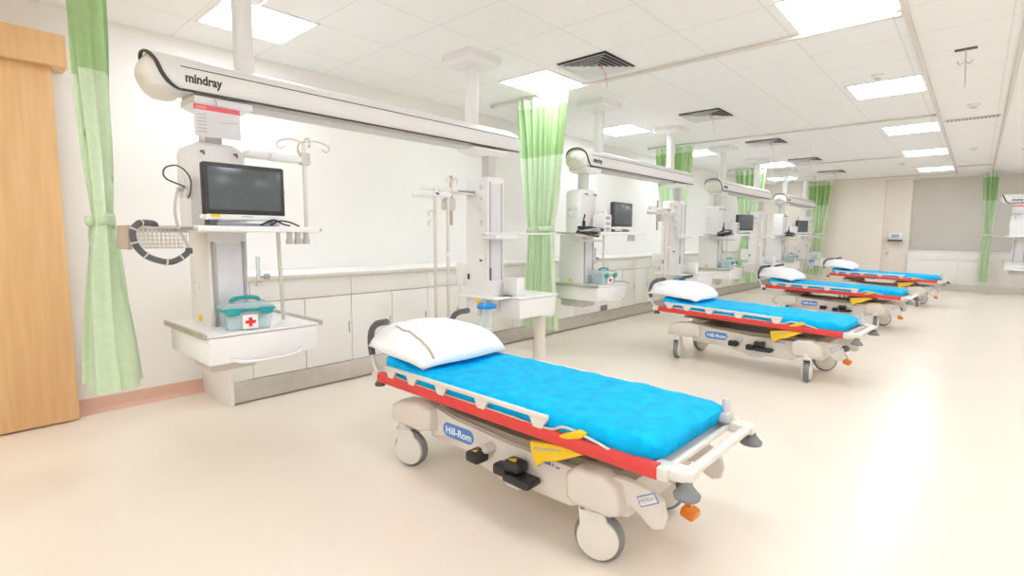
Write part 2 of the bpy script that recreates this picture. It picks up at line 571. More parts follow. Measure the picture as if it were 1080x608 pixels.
# ------------------------------------------------------------------ curtains
def curtain(cx, cy, rx, ry, lab, folds=7, ztop=2.76, zbot=.28, along='x', tie_dx=0.0, top=1.0, seed=0, tie=.47, bot=.74, zcut=None):
    t = thing('curtain', (cx, cy, 0), lab, 'curtain', 'green bay curtains', rz=0 if along == 'x' else PI / 2)
    zt = 1.36
    rnd = random.Random(seed)
    ph = [rnd.uniform(-.5, .5) for _ in range(folds * 2 + 2)]

    def half(z):
        if z > zt:
            s_ = (z - zt) / (ztop - zt)
            return tie + (top - tie) * s_ ** .75
        s_ = (zt - z) / (zt - zbot)
        return tie + (bot - tie) * s_ ** .75

    def fn_range(z0, z1):
        def fn(u, v):
            z = z0 + (z1 - z0) * v
            hw = half(z)
            s_ = u * 2 - 1
            i = u * folds * 2
            j = int(min(i, folds * 2))
            w_ = math.sin(PI * i) + .35 * math.sin(2.3 * PI * i + ph[j % len(ph)])
            amp = ry * (.15 + .85 * hw)
            x = rx * hw * s_ + .012 * math.sin(9 * s_ + z * 3)
            y = amp * w_ * .62 + .05 * ry * math.sin(5 * z + 7 * s_)
            dx = tie_dx * max(0, 1 - abs(z - zt) / 1.2)
            return (x + dx, y, z)
        return fn
    n = folds * 14
    MB().grid(fn_range(zbot, ztop - .62), n, 30).build('drape', M_cur, t, smooth=0)
    MB().grid(fn_range(ztop - .62, ztop - .1), n, 8).build('net_panel', M_net, t, smooth=0)
    MB().grid(fn_range(ztop - .1, ztop), n, 3).build('heading_tape', M_cur, t, smooth=0)
    # tie band
    ring = []
    hw = half(zt)
    for z, g in ((zt - .03, 1.0), (zt - .015, 1.06), (zt + .015, 1.06), (zt + .03, 1.0)):
        ring.append([(tie_dx + (rx * hw * 1.04 + .012) * g * math.cos(a * PI / 12), (ry * (.1 + .6 * hw) + .012) * g * math.sin(a * PI / 12), z + .012 * math.cos(a * PI / 12)) for a in range(24)])
    MB().loft(ring, cap=False).build('tie_band', M_cur, t, smooth=60, solid=.004)
    kn = MB()
    kx, ky = tie_dx + rx * hw * .35, -(ry * (.1 + .6 * hw) + .02)
    kn.lathe((kx, ky, zt), [(.004, -.03), (.022, -.02), (.028, 0), (.022, .02), (.004, .03)], n=10)
    kn.tube(catmull([(kx, ky, zt), (kx - .05, ky - .01, zt + .025), (kx - .08, ky, zt - .0), (kx - .05, ky, zt - .02), (kx, ky, zt)], 4), .012, 6, flat=.5)
    kn.tube(catmull([(kx, ky, zt), (kx - .03, ky - .005, zt - .06), (kx - .05, ky, zt - .11)], 4), [.008] * 8 + [.016], 6, flat=.4)
    kn.build('bow', M_cur, t, smooth=60)
    for i in range(folds):
        x = rx * top * (2 * (i + .5) / folds - 1)
        MB().cyl((x, 0, ztop - .02), (x, 0, ZC - .0285), .006, 6).build('runner_hook', M_white2, t)
    return t


curtain(-3.60, .63, .16, .125, 'green curtain tied in the middle beside the wooden sliding door', 5, ztop=2.765, zbot=.44, seed=1, top=.85, tie=.34, bot=1.3)
curtain(-3.57, 4.44, .35, .10, 'pale green tied curtain hanging between the first and second ceiling beams', 7, zbot=.27, seed=2)
curtain(-3.83, 8.30, .34, .10, 'green tied curtain behind the far end of the second beam', 6, zbot=.28, seed=3)
curtain(-3.82, 12.15, .33, .10, 'green tied curtain behind the third beam, between third and fourth bays', 6, zbot=.28, seed=4)
curtain(-3.27, 15.98, .32, .10, 'green tied curtain at the far wall corner beyond the fourth bay', 6, ztop=2.76, zbot=.28, seed=5)
curtain(.15, 16.1, .14, .08, 'lone green tied curtain on the outer rail against the far grey wall', 4, zbot=.27, along='x', seed=6)


# ------------------------------------------------------------------ ceiling supply beam
def beam(loc, rz, lab, far_only=False):
    t = thing('ceiling_beam', loc, lab, 'ceiling beam', 'ceiling supply beams', rz)
    prof = [(-3.155, 2.05), (-3.1425, 2.07), (-3.14, 2.105), (-3.1425, 2.14), (-3.151, 2.168), (-3.175, 2.205), (-3.215, 2.228), (-3.27, 2.237), (-3.33, 2.228), (-3.38, 2.2), (-3.41, 2.15), (-3.415, 2.09), (-3.40, 2.06), (-3.375, 2.05)]
    cx, cz = -3.275, 2.14
    rings = []
    for y, s_ in ((.80, .97), (.82, 1), (3.5, 1), (3.56, .97), (3.62, .88), (3.655, .72), (3.672, .45)):
        rings.append([(cx + (x - cx) * s_, y, cz + (z - cz) * s_ + (1 - s_) * -.03) for x, z in prof])
    MB().loft(rings).build('beam_housing', M_white, t, smooth=40)
    # rounded end cap
    rings = []
    n = 28
    for y, s_ in ((.752, .1), (.757, .42), (.768, .66), (.783, .85), (.806, .97), (.84, 1.0), (.868, 1.0), (.89, .95)):
        ring = []
        for k in range(n):
            a = 2 * PI * k / n
            ca, sa = math.cos(a), math.sin(a)
            e = .72
            x = -3.278 + .134 * s_ * math.copysign(abs(ca) ** e, ca)
            z = 2.112 + .106 * s_ * math.copysign(abs(sa) ** e, sa)
            ring.append((x, y + (.05 if sa < 0 else 0) * abs(sa) * .6, z))
        rings.append(ring)
    MB().loft(rings).build('end_cap', M_bedlite, t, smooth=60)
    pts = [(-3.415, .83, 2.10), (-3.41, .815, 2.165), (-3.375, .80, 2.208), (-3.31, .785, 2.226), (-3.24, .782, 2.226), (-3.185, .79, 2.207), (-3.150, .81, 2.168), (-3.138, .83, 2.112), (-3.139, .862, 2.068), (-3.148, .905, 2.046), (-3.152, .95, 2.044)]
    MB().tube(catmull(pts, 6), [.011] * 48 + [.010 - .0006 * i for i in range(13)], 8, flat=.7).build('accent_strip', M_line, t, smooth=60)
    MB().box(-3.152, -3.1465, .92, 3.60, 2.161, 2.1655).build('upper_line', M_line, t)
    MB().box(-3.158, -3.149, .92, 3.60, 2.042, 2.052).build('lower_line', M_line, t)
    MB().box(-3.37, -3.20, .98, 3.4, 2.028, 2.052, .004).build('slide_rail', M_grey, t)
    text_mesh('logo_lettering', 'mindray', .066, (-3.1395, .935, 2.088), (0, 1, 0), (0, 0, 1), M_line, t, bold=.0022, width=.178)
    for y in (1.30, 3.16):
        p = MB().box(-3.355, -3.265, y - .048, y + .048, 2.2, 2.75, .018, 3).build('ceiling_post', M_white, t)
        mp = MB()
        mp.loft([[(-3.31 + a * .19, y + b * .19, z) for a, b in ((s_ * .85, s_), (s_, s_ * .85), (s_, -s_ * .85), (s_ * .85, -s_), (-s_ * .85, -s_), (-s_, -s_ * .85), (-s_, s_ * .85), (-s_ * .85, s_))] for z, s_ in ((2.715, .8), (2.725, .9), (2.745, 1), (2.7995, 1))])
        mp.build('mounting_plate', M_white, p, smooth=20)
    return t


def column_a(k, oy, sh1=1.53, rz=0.0, loc=None, lab=''):
    """equipment column under the near end of the beam: housing, shelf, drawer tray"""
    t = thing('equipment_column', loc or (0, oy, 0), lab, 'equipment column', 'equipment columns with shelf and drawer', rz)
    MB().loft([[(-3.28 + a * sx, 1.13 + b * sy, z) for a, b in ((1, 1), (1, -1), (-1, -1), (-1, 1))] for z, sx, sy in ((2.032, .115, .15), (2.0, .115, .15), (1.975, .09, .11))]).build('trolley', M_white2, t)
    MB().box(-3.32, -3.225, 1.035, 1.135, 1.76, 1.99, .02).build('stem', M_grey, t)
    up = MB()
    poly = [(.945, 1.30), (1.235, 1.30), (1.235, 1.74), (1.215, 1.775), (1.17, 1.795), (1.0, 1.795), (.96, 1.775), (.945, 1.74)]
    up.prism(poly, -3.40, -3.20, 'x', .008).build('upper_housing', M_white, t)
    for y in (1.01, 1.18):
        MB().tube([(-3.20, y, 1.745), (-3.165, y, 1.745), (-3.16, y, 1.725)], .006, 6).build('hook', M_char, t)
    MB().box(-3.54, -3.215, 1.02, 1.235, .56, 1.31, .012).build('lower_housing', M_white, t)
    MB().box(-3.222, -3.208, 1.06, 1.20, .70, 1.24, .006).build('front_panel', M_paper, t)
    for y in (1.045, 1.212):
        MB().box(-3.218, -3.205, y - .008, y + .008, .70, 1.25, .002).build('channel', M_midgrey, t)
    for x, z in ((-3.40, .99), (-3.35, 1.52), (-3.27, 1.52), (-3.35, 1.60), (-3.27, 1.60)):
        s_ = MB().lathe((x, 1.02 if z < 1.3 else .945, z), [(.028, .004), (.028, -.006), (.02, -.010), (.012, -.004)], 'y', 18).build('gas_socket', M_white, t)
        MB().lathe((x, 1.012 if z < 1.3 else .937, z), [(.009, .001), (.009, -.004)], 'y', 12).build('socket_core', M_white2, s_)
    MB().lathe((-3.38, 1.02, .80), [(.02, .004), (.02, -.008), (.012, -.012)], 'y', 16).build('gas_outlet', M_yellow, t)
    # shelf
    MB().box(-3.30, -2.90, .88, sh1, 1.305, 1.337, .008).build('shelf', M_white2, t)
    for y in (.87, sh1 + .005):
        MB().box(-3.30, -2.90, y - .008, y + .008, 1.312, 1.332, .003).build('shelf_rail', M_steel, t)
    MB().box(-3.30, -3.28, .62, .9, 1.313, 1.335, .003).build('side_rail', M_steel, t)
    for i in range(3):
        MB().lathe((-3.0 + .0, sh1 - .04 - i * .05, 1.305), [(.016, 0), (.016, -.03), (.022, -.05), (.020, -.07)], n=12).build('cup_holder', M_grey, t)
    MB().cyl((-3.20, 1.41, 1.31), (-3.20, 1.425, .72), .012, 10).build('support_pole', M_chrome, t)
    # drawer tray
    MB().box(-3.60, -2.955, .915, 1.52, .595, .745, .012).build('drawer_box', M_white2, t)
    MB().box(-3.60, -2.945, .91, 1.525, .748, .762, .005).build('tray_top', M_white2, t)
    for y in (.895, 1.535):
        MB().box(-3.62, -2.93, y - .009, y + .009, .745, .778, .004).build('tray_rail', M_steel, t)
    MB().tube(catmull([(-2.955, 1.02, .62), (-2.925, 1.08, .60), (-2.92, 1.22, .595), (-2.925, 1.36, .60), (-2.955, 1.42, .62)], 5), .012, 8, flat=.8).build('drawer_handle', M_white2, t, smooth=60)
    MB().box(-3.50, -3.2, 1.0, 1.26, .50, .60, .02).build('lower_cap', M_grey, t)
    return t


def column_b(k, oy, lab):
    t = thing('utility_column', (0, oy, 0), lab, 'equipment column', 'utility columns with sockets and drip arm')
    MB().loft([[(-3.27 + a * sx, 3.27 + b * sy, z) for a, b in ((1, 1), (1, -1), (-1, -1), (-1, 1))] for z, sx, sy in ((2.032, .11, .22), (2.015, .11, .22), (1.98, .07, .14))]).build('trolley', M_white2, t)
    MB().box(-3.30, -3.20, 3.26, 3.36, 1.76, 1.99, .02).build('stem', M_grey, t)
    MB().prism([(3.19, .62), (3.40, .62), (3.40, 1.775), (3.385, 1.795), (3.205, 1.795), (3.19, 1.775)], -3.42, -3.15, 'x', .006).build('housing', M_white, t)
    for y in (3.222, 3.368):
        MB().box(-3.153, -3.146, y - .007, y + .007, .9, 1.75, .002).build('channel', M_midgrey, t)
    MB().box(-3.154, -3.147, 3.24, 3.35, .9, 1.74, .004).build('front_panel', M_paper, t)
    for i, z in enumerate((1.71, 1.61, 1.51, 1.41)):
        s_ = MB().lathe((-3.22, 3.19, z), [(.032, .004), (.032, -.006), (.024, -.010), (.012, -.004)], 'y', 18).build('gas_socket', M_white, t)
        MB().lathe((-3.22, 3.183, z), [(.009, .001), (.009, -.005)], 'y', 12).build('socket_core', M_grey, s_)
    for z in (1.07,):
        s_ = MB().box(-3.25, -3.19, 3.180, 3.192, z - .04, z + .05, .004).build('power_socket', M_white2, t)
        MB().box(-3.235, -3.222, 3.177, 3.182, z - .005, z + .015).build('socket_hole', M_dark, s_)
        MB().box(-3.215, -3.202, 3.177, 3.182, z - .005, z + .015).build('socket_hole', M_dark, s_)
    MB().box(-3.39, -3.375, 3.177, 3.192, .90, .95, .002).build('rocker_switch', M_dark, t)
    MB().box(-3.149, -3.140, 3.218, 3.232, .90, 1.01, .002).build('latch', M_char, t)
    MB().box(-3.57, -3.42, 3.2, 3.36, .83, 1.05, .012).build('side_box', M_white, t)
    # rail shelf
    MB().box(-3.15, -2.98, 3.12, 3.40, 1.262, 1.30, .008).build('shelf_bracket', M_white2, t)
    MB().box(-3.14, -3.08, 3.10, 4.10, 1.302, 1.318, .004).build('rail_shelf', M_white2, t)
    # drawer tray
    MB().box(-3.55, -2.91, 3.345, 3.865, .565, .735, .012).build('drawer_box', M_white2, t)
    MB().box(-3.60, -2.895, 3.335, 3.88, .738, .756, .006).build('tray_top', M_white2, t)
    MB().box(-3.50, -3.02, 3.15, 3.40, .738, .756, .006).build('side_ledge', M_white2, t)
    return t


def iv_pole_b(col):
    t = MB().box(-3.34, -3.30, 2.60, 3.192, 1.655, 1.690, .006).build('drip_arm', M_white2, col)
    MB().box(-3.32, -3.03, 2.52, 2.56, 1.59, 1.62, .006).build('arm', M_white2, t)
    MB().box(-3.32, -3.29, 2.52, 2.90, 1.59, 1.635, .008).build('arm', M_white2, t)
    MB().box(-3.34, -3.26, 2.83, 2.93, 1.50, 1.60, .01).build('clamp', M_grey, t)
    MB().cyl((-3.05, 2.53, 1.64), (-3.05, 2.53, .64), .013, 10).build('pole', M_chrome, t)
    MB().cyl((-3.05, 2.655, 1.60), (-3.05, 2.655, .60), .013, 10).build('pole', M_chrome, t)
    MB().box(-3.07, -3.03, 2.50, 2.68, 1.585, 1.615, .005).build('clamp', M_white2, t)
    for z in (1.40, 1.47):
        MB().tube(catmull([(-3.05, 2.53, z), (-3.05, 2.49, z + .005), (-3.05, 2.465, z - .015), (-3.05, 2.47, z - .035)], 4), .007, 6).build('hook', M_chrome, t)
    MB().lathe((-3.05, 2.655, 1.13), [(.022, 0), (.026, .015), (.022, .03)], n=12).build('collar', M_white2, t)
    MB().cyl((-3.05, 2.70, 1.60), (-3.05, 2.70, 1.71), .008, 8).build('pole', M_chrome, t)
    for a in (-1, 1):
        MB().tube(catmull([(-3.05, 2.70, 1.69), (-3.05, 2.70 + a * .03, 1.735), (-3.05, 2.70 + a * .055, 1.72), (-3.05, 2.70 + a * .05, 1.69)], 5), .006, 6).build('hook', M_chrome, t)
    MB().cyl((-3.40, 3.0, 1.80), (-3.40, 3.0, 1.38), .014, 8).build('pole', M_tan, t)
    MB().box(-3.41, -3.30, 2.985, 3.192, 1.645, 1.675, .005).build('arm', M_white2, t)
    return t


def iv_pole_a(col):
    t = MB().box(-3.22, -3.12, 1.23, 1.40, 1.735, 1.775, .008).build('drip_arm', M_white2, col)
    MB().box(-3.16, -3.08, 1.34, 1.59, 1.725, 1.765, .01).build('arm', M_white2, t)
    MB().cyl((-3.10, 1.545, 1.86), (-3.10, 1.545, 1.338), .0115, 10).build('pole', M_chrome, t)
    MB().box(-3.125, -3.075, 1.52, 1.575, 1.715, 1.79, .008).build('clamp', M_grey, t)
    for i, (dy, dx) in enumerate(((-.13, -.03), (.13, .03), (.03, -.13), (-.03, .13))):
        MB().tube(catmull([(-3.10, 1.545, 1.85), (-3.10 + dx * .5, 1.545 + dy * .5, 1.865), (-3.10 + dx, 1.545 + dy, 1.85), (-3.10 + dx * 1.15, 1.545 + dy * 1.15, 1.825), (-3.10 + dx, 1.545 + dy, 1.805), (-3.10 + dx * .8, 1.545 + dy * .8, 1.82)], 4), .005, 6).build('hook', M_chrome, t)
    return t


def monitor(loc, rz, lab, wd=.425, ht=.275):
    t = thing('patient_monitor', loc, lab, 'monitor', 'patient monitors on the column shelves', rz)
    h = wd / 2
    # front faces +x ; z from shelf
    tilt = Matrix.Rotation(math.radians(-4), 3, 'Y')
    MB().box(-.035, .012, -h, h, .055, .055 + ht, .012).build('bezel', M_bezel, t)
    MB().box(-.012, .0145, -h + .024, h - .024, .085, .06 + ht - .028, .002).build('screen', M_screen, t)
    MB().box(-.10, -.03, -h + .03, h - .03, .07, .05 + ht, .03).build('back_shell', M_white2, t)
    MB().box(-.09, .012, -h + .005, h - .005, .03, .063, .01).build('chin', M_white2, t)
    MB().box(.009, .0145, -h + .03, -h + .075, .045, .06, .001).build('warning_label', M_yellow, t)
    MB().box(.012, .0142, -.03, .03, .048, .053, .0005).build('maker_mark', M_print, t)
    for y in (-h + .05, h - .05):
        MB().box(-.09, .0, y - .02, y + .02, .0, .034, .006).build('foot', M_char if y < 0 else M_grey, t)
    MB().box(-.08, .005, -h + .06, h - .06, .002, .016, .004).build('base_plate', mat('slate_blue_base', (.30, .36, .44), .4) if 'slate_blue_base' not in bpy.data.materials else bpy.data.materials['slate_blue_base'], t)
    MB().lathe((-.03, h, .20), [(.012, -.005), (.012, .012), (.008, .016)], 'y', 12).build('knob', M_grey, t)
    return t


def aid_box(loc, lab, green=False, rz=0.0):
    t = thing('first_aid_box', loc, lab, 'first aid box', 'first aid boxes on the drawer trays', rz)
    MB().loft([[(a * .085 * s_, b * .125 * s_, z) for a, b in ((1, .9), (.9, 1), (-.9, 1), (-1, .9), (-1, -.9), (-.9, -1), (.9, -1), (1, -.9))] for z, s_ in ((.001, .86), (.02, .9), (.11, 1.0), (.112, 1.0))]).build('clear_body', M_clear, t, smooth=30)
    MB().box(-.07, .07, -.10, .10, .006, .095, .01).build('contents', mat('box_contents', (.45, .66, .70), .6, var=.3, scale=30) if 'box_contents' not in bpy.data.materials else bpy.data.materials['box_contents'], t)
    MB().loft([[(a * .092 * s_, b * .132 * s_, z) for a, b in ((1, .9), (.9, 1), (-.9, 1), (-1, .9), (-1, -.9), (-.9, -1), (.9, -1), (1, -.9))] for z, s_ in ((.112, 1.0), (.128, 1.0), (.15, .82), (.152, .7))]).build('lid', M_clear, t, smooth=30)
    MB().box(-.095, .095, -.135, .135, .108, .122, .004).build('rim', M_teal if not green else M_clear, t)
    MB().tube(catmull([(0, -.075, .15), (0, -.06, .168), (0, 0, .176), (0, .06, .168), (0, .075, .15)], 5), .011, 8).build('handle', M_teal, t, smooth=60)
    for y in (-.085, .085):
        if green:
            MB().lathe((.085, y * .8 + .02, .10), [(.030, 0), (.030, .014), (.022, .02)], 'x', 16).build('latch', M_green, t)
        else:
            MB().box(.088, .105, y - .035, y + .035, .088, .126, .005).build('latch', M_teal, t)
    p = MB().box(.080, .098, -.040, .040, .008, .085, .002).build('cross_plate', M_white2, t)
    MB().box(.098, .0995, -.009, .009, .022, .072).box(.098, .0996, -.026, .026, .038, .056).build('red_cross', M_redcross, p)
    return t


def cables(loc, lab, seed, n=5):
    t = thing('cable_bundle', loc, lab, 'cables', 'black cable bundles on the shelves')
    rnd = random.Random(seed)
    for i in range(n):
        a, b = rnd.uniform(.06, .10), rnd.uniform(.12, .19)
        ox, oy, z0 = rnd.uniform(-.03, .03), rnd.uniform(-.05, .05), .012 + i * .012
        tl = rnd.uniform(-.02, .03)
        pts = [(ox + a * math.cos(q * PI / 6), oy + b * math.sin(q * PI / 6), z0 + tl * math.sin(q * PI / 6 + i) * 1.6 + .04) for q in range(14)]
        MB().tube(catmull(pts, 4), .0085 if i % 3 else .012, 6).build('cable', M_dark if i % 4 else M_grey, t, smooth=60)
    MB().tube(catmull([(0, -.06, .05), (.0, -.1, .13), (.02, -.13, .20), (.02, -.11, .26)], 5), .009, 6).build('cable', M_dark, t, smooth=60)
    MB().lathe((.02, -.125, .17), [(.008, -.03), (.017, -.02), (.017, .02), (.008, .03)], n=10).build('plug', M_dark, t)
    return t


def canister(oy, lab):
    t = thing('suction_canister', (-3.10, oy + 3.13, .50), lab, 'canister', 'suction canisters under the utility columns')
    MB().lathe((0, 0, 0), [(.045, 0), (.052, .03), (.058, .17)], n=24).build('jar', M_clear, t)
    MB().lathe((0, 0, .17), [(.080, 0), (.086, .008), (.086, .022), (.07, .036), (.03, .046)], n=24).build('lid', M_cbluelid, t)
    MB().lathe((.0, -.01, .21), [(.012, 0), (.012, .02), (.008, .024)], n=12).build('port', M_grey, t)
    MB().box(-.09, -.055, -.02, .02, .10, .25, .005).build('bracket', M_grey, t)
    MB().lathe((-.06, -.05, .235), [(.018, -.014), (.02, 0), (.014, .016)], n=12).build('valve_knob', M_yellow, t)
    MB().tube(catmull([(0, -.01, .23), (.03, -.06, .22), (.03, -.08, .1), (0, -.08, -.02), (-.03, -.04, -.06)], 6), .006, 6).build('tubing', M_clear, t, smooth=60)
    return t


def flowmeter(oy, lab):
    t = thing('flowmeter', (-3.24, oy + 1.30, 1.0), lab, 'flowmeter', 'oxygen flowmeters')
    MB().lathe((0, 0, 0), [(.022, -.02), (.022, .0), (.012, .01), (.012, .04)], n=14).build('valve', M_chrome, t)
    MB().lathe((0, 0, .04), [(.012, 0), (.012, .11), (.006, .12)], n=14).build('tube', M_clear, t)
    MB().lathe((0, .012, .035), [(.008, 0), (.008, .025), (.018, .026), (.018, .05), (.012, .055)], 'y', 12).build('knob', M_midgrey, t)
    MB().cyl((-.0, -.015, .035), (0, -.07, .035), .008, 8).build('connector', M_chrome, t)
    return t


def card(loc, lab, rz=0.0):
    t = thing('notice_card', loc, lab, 'notice card', 'notice cards under the beams', rz)
    MB().box(-.004, 0, -.115, .115, 0, .165, .001).build('sheet', M_paper, t)
    MB().box(0, .0015, -.115, .115, .138, .165).build('header_band', M_pink, t)
    for i in range(6):
        MB().box(0, .001, -.10, -.055, .02 + i * .018, .026 + i * .018).build('text_line', M_print, t)
    MB().box(0, .0012, .005, .10, .085, .088, rot=Matrix.Rotation(.12, 3, 'X')).build('signature', M_print, t)
    text_mesh('header_lettering', 'mindray', .016, (.002, -.105, .146), (0, 1, 0), (0, 0, 1), M_paper, t, extr=.0005)
    MB().tube([(-.002, 0, .165), (-.01, 0, .20), (-.03, 0, .205)], .005, 6).build('clip', M_grey, t)
    return t


def pump(loc, lab, rz=0.0):
    t = thing('infusion_pump', loc, lab, 'infusion pump', 'infusion pumps on the shelves', rz)
    MB().box(-.08, .08, -.07, .07, 0, .19, .012).build('casing', M_white, t)
    for z in (.03, .09, .15):
        MB().box(.078, .084, -.055, .03, z - .018, z + .018, .003).build('display', M_midgrey, t)
        MB().lathe((.08, .05, z), [(.010, 0), (.010, .006)], 'x', 10).build('dial', M_grey, t)
    MB().tube([(-.02, -.05, .19), (-.02, -.05, .22), (-.02, .05, .22), (-.02, .05, .19)], .006, 6).build('handle', M_grey, t)
    return t


def pedestal(loc, lab):
    t = thing('pedestal_stand', loc, lab, 'stand', 'floor stands under the utility trays')
    MB().lathe((0, 0, 0), [(.17, 0), (.17, .02), (.15, .035), (.08, .05), (.066, .09), (.058, .3), (.056, .52)], n=28).build('column', M_bedlite, t)
    MB().box(-.10, .10, -.10, .10, .52, .55, .01).build('top_plate', M_white2, t)
    return t


beam_lab = ['white ceiling beam with dark curved end strip hanging before the %s bay, %s', 'white ceiling beam']
for k in range(4):
    oy = k * BP
    w1 = ORD[k]
    bay = 'the %s bay from the wooden door' % w1
    beam((0, oy, 0), 0, 'white lettered ceiling beam with dark end strip, over ' + bay, 'beam')
    da = (0, -.14, -.06, -.1)[k]
    dm = (0, .18, .46, .50)[k]
    ca_ = column_a(k, oy + da, (1.53, 1.78, 1.93, 1.93)[k], lab='white column with shelf and drawer tray, %s' % ('holding the wire basket' if k == 0 else w1 + ' from the wooden door'))
    cb_ = column_b(k, oy, 'white socket column with side drawer and drip poles, ' + w1 + ' from the wooden door')
    iv_pole_b(cb_)
    bn = 'the %s bay' % w1
    monitor((-3.0, oy + 1.155 + dm, 1.338), (0, 0, math.radians(-18), math.radians(-18))[k], ('large dark monitor with yellow sticker on the shelf near the wire basket' if k == 0 else 'dark screen monitor on the column shelf of %s from the wooden door' % bn), .425)
    aid_box((-3.06, oy + (1.15, 1.06, 1.1, 1.1)[k], .763), 'clear first aid box with %s latches on the tray of %s' % ('teal' if k == 0 else 'round green', bn), k > 0, math.radians(-8))
    canister(oy, 'suction jar with bright blue lid under the socket column of ' + bn)
    flowmeter(oy + da, 'small flowmeter on the equipment column side in ' + bn)
    wb = thing('tissue_box', (-3.06, oy + 3.44, .757), 'small white box standing on the side tray of ' + bn, 'box', 'white boxes on the side trays')
    MB().box(-.08, .08, -.055, .055, 0, .16, .006).build('carton', M_white2, wb)
    MB().box(-.05, .05, -.02, .02, .158, .163, .002).build('slot', M_grey, wb)
    if k == 0:
        iv_pole_a(ca_)
        card((-3.12, 1.075, 1.815), 'white notice card with pink header hanging under the first beam')
    else:
        MB().lathe((-3.045, .88, 1.232), [(.14, 0), (.155, .012), (.155, .02), (.14, .018)], n=28).build('cable_tray', M_grey, ca_)
        cables((-3.045, oy + da + .87, 1.252), 'tangle of black cables on the round holder of ' + bn, k, 7)
        pump((-3.08, oy + da + (1.20, 1.18, 1.33, 1.33)[k], 1.338), 'small white infusion pump on the column shelf of ' + bn)
pedestal((-3.10, 3.86, 0), 'pale round floor pedestal under the side tray beside the first bed')

# first bay: wire basket with hose, cables
bk = thing('wire_basket', (0, 0, 0), 'small wire basket hanging from the side rail of the first column', 'basket')
b = MB()
x0, x1, y0, y1 = -3.24, -3.09, .655, .885
zt, zb = 1.325, 1.22
for i in range(13):
    y = y0 + (y1 - y0) * i / 12
    b.tube([(x0, y, zt), (x0 + .015, y, zb), (x1 - .015, y, zb), (x1, y, zt)], .0022, 4)
for i in range(6):
    s_ = i / 5
    z = zb + (zt - zb) * s_
    e = .015 * (1 - s_)
    b.tube([(x0 + e, y0, z), (x1 - e, y0, z), (x1 - e, y1, z), (x0 + e, y1, z), (x0 + e, y0, z)], .0022, 4)
b.build('wire_mesh', M_chrome, bk)
MB().tube([(x0, y0, zt), (x1, y0, zt), (x1, y1, zt), (x0, y1, zt), (x0, y0, zt)], .0045, 6).build('top_wire', M_chrome, bk)
MB().box(-3.30, -3.085, .628, .645, 1.215, 1.333, .004).build('end_plate', M_tan, bk)
MB().box(-3.27, -3.24, .64, .89, 1.30, 1.337, .004).build('hanger', M_steel, bk)
hs = thing('breathing_hose', (0, 0, 0), 'dark ribbed breathing hose looped over the wire basket', 'hose')
hp = catmull([(-3.14, .76, 1.335), (-3.10, .74, 1.345), (-3.06, .692, 1.347), (-3.04, .665, 1.340), (-3.04, .643, 1.31), (-3.04, .644, 1.259), (-3.04, .668, 1.208), (-3.04, .714, 1.17), (-3.04, .786, 1.15), (-3.05, .838, 1.167), (-3.05, .874, 1.195)], 12)
MB().tube(hp, [.0135 + .0025 * (i % 2) for i in range(len(hp))], 10).build('ribbed_tube', M_char, hs, smooth=0)
for i in range(30, len(hp) - 6, 16):
    dd = (hp[i + 1] - hp[i - 1]).normalized() * .004
    MB().tube([hp[i] - dd, hp[i] + dd], .0172, 10).build('clip_band', M_grey, hs)
MB().lathe((-3.05, .88, 1.205), [(.014, -.015), (.018, 0), (.014, .015)], n=12).build('connector', M_char, hs)
gt = thing('grey_tube', (0, 0, 0), 'pale grey tube running from the column socket down to the dark hose', 'tube')
MB().tube(catmull([(-3.05, .885, 1.215), (-3.11, .857, 1.32), (-3.11, .844, 1.415), (-3.12, .858, 1.499), (-3.2, .89, 1.535), (-3.33, .93, 1.535)], 8), .007, 8).build('tubing', M_grey, gt, smooth=60)
MB().lathe((-3.335, .93, 1.535), [(.014, -.014), (.014, .014)], 'y', 10).build('plug', M_white2, gt)
cl = thing('cable_loop', (0, 0, 0), 'thin dark cable looping out from the side of the first column', 'cable')
MB().tube(catmull([(-3.30, .945, 1.552), (-3.20, .92, 1.548), (-3.15, .886, 1.551), (-3.15, .827, 1.576), (-3.15, .812, 1.608), (-3.15, .83, 1.639), (-3.15, .878, 1.649), (-3.15, .92, 1.618), (-3.16, .940, 1.571), (-3.18, .94, 1.516), (-3.19, .93, 1.485)], 7), .0045, 6).build('lead', M_char, cl, smooth=60)
MB().lathe((-3.31, .934, 1.552), [(.012, -.012), (.012, .012)], 'y', 10).build('plug', M_white2, cl)
mc = thing('monitor_cable', (0, 0, 0), 'dark monitor lead curling on the shelf beside the large monitor', 'cable')
MB().tube(catmull([(-2.97, 1.27, 1.343), (-2.95, 1.31, 1.368), (-2.93, 1.36, 1.362), (-2.93, 1.41, 1.343), (-2.98, 1.44, 1.343)], 6), .005, 6).build('lead', M_dark, mc, smooth=60)
MB().tube(catmull([(-2.98, 1.22, 1.343), (-2.93, 1.27, 1.372), (-2.92, 1.32, 1.35), (-2.95, 1.37, 1.343)], 6), .005, 6).build('lead', M_dark, mc, smooth=60)

# pendant on the far wall, seen at the frame edge
RZ = -PI / 2
ox, oyy = -.44, 12.45
beam((ox, oyy, 0), RZ, 'white ceiling beam near the far grey wall beside the lone curtain')
column_a(0, 0, 1.62, RZ, (ox, oyy, 0), 'white column with shelf and drawer by the far grey wall')
card((ox + 1.075, oyy + 3.12, 1.815), 'white notice card with pink header under the beam by the far wall', RZ)


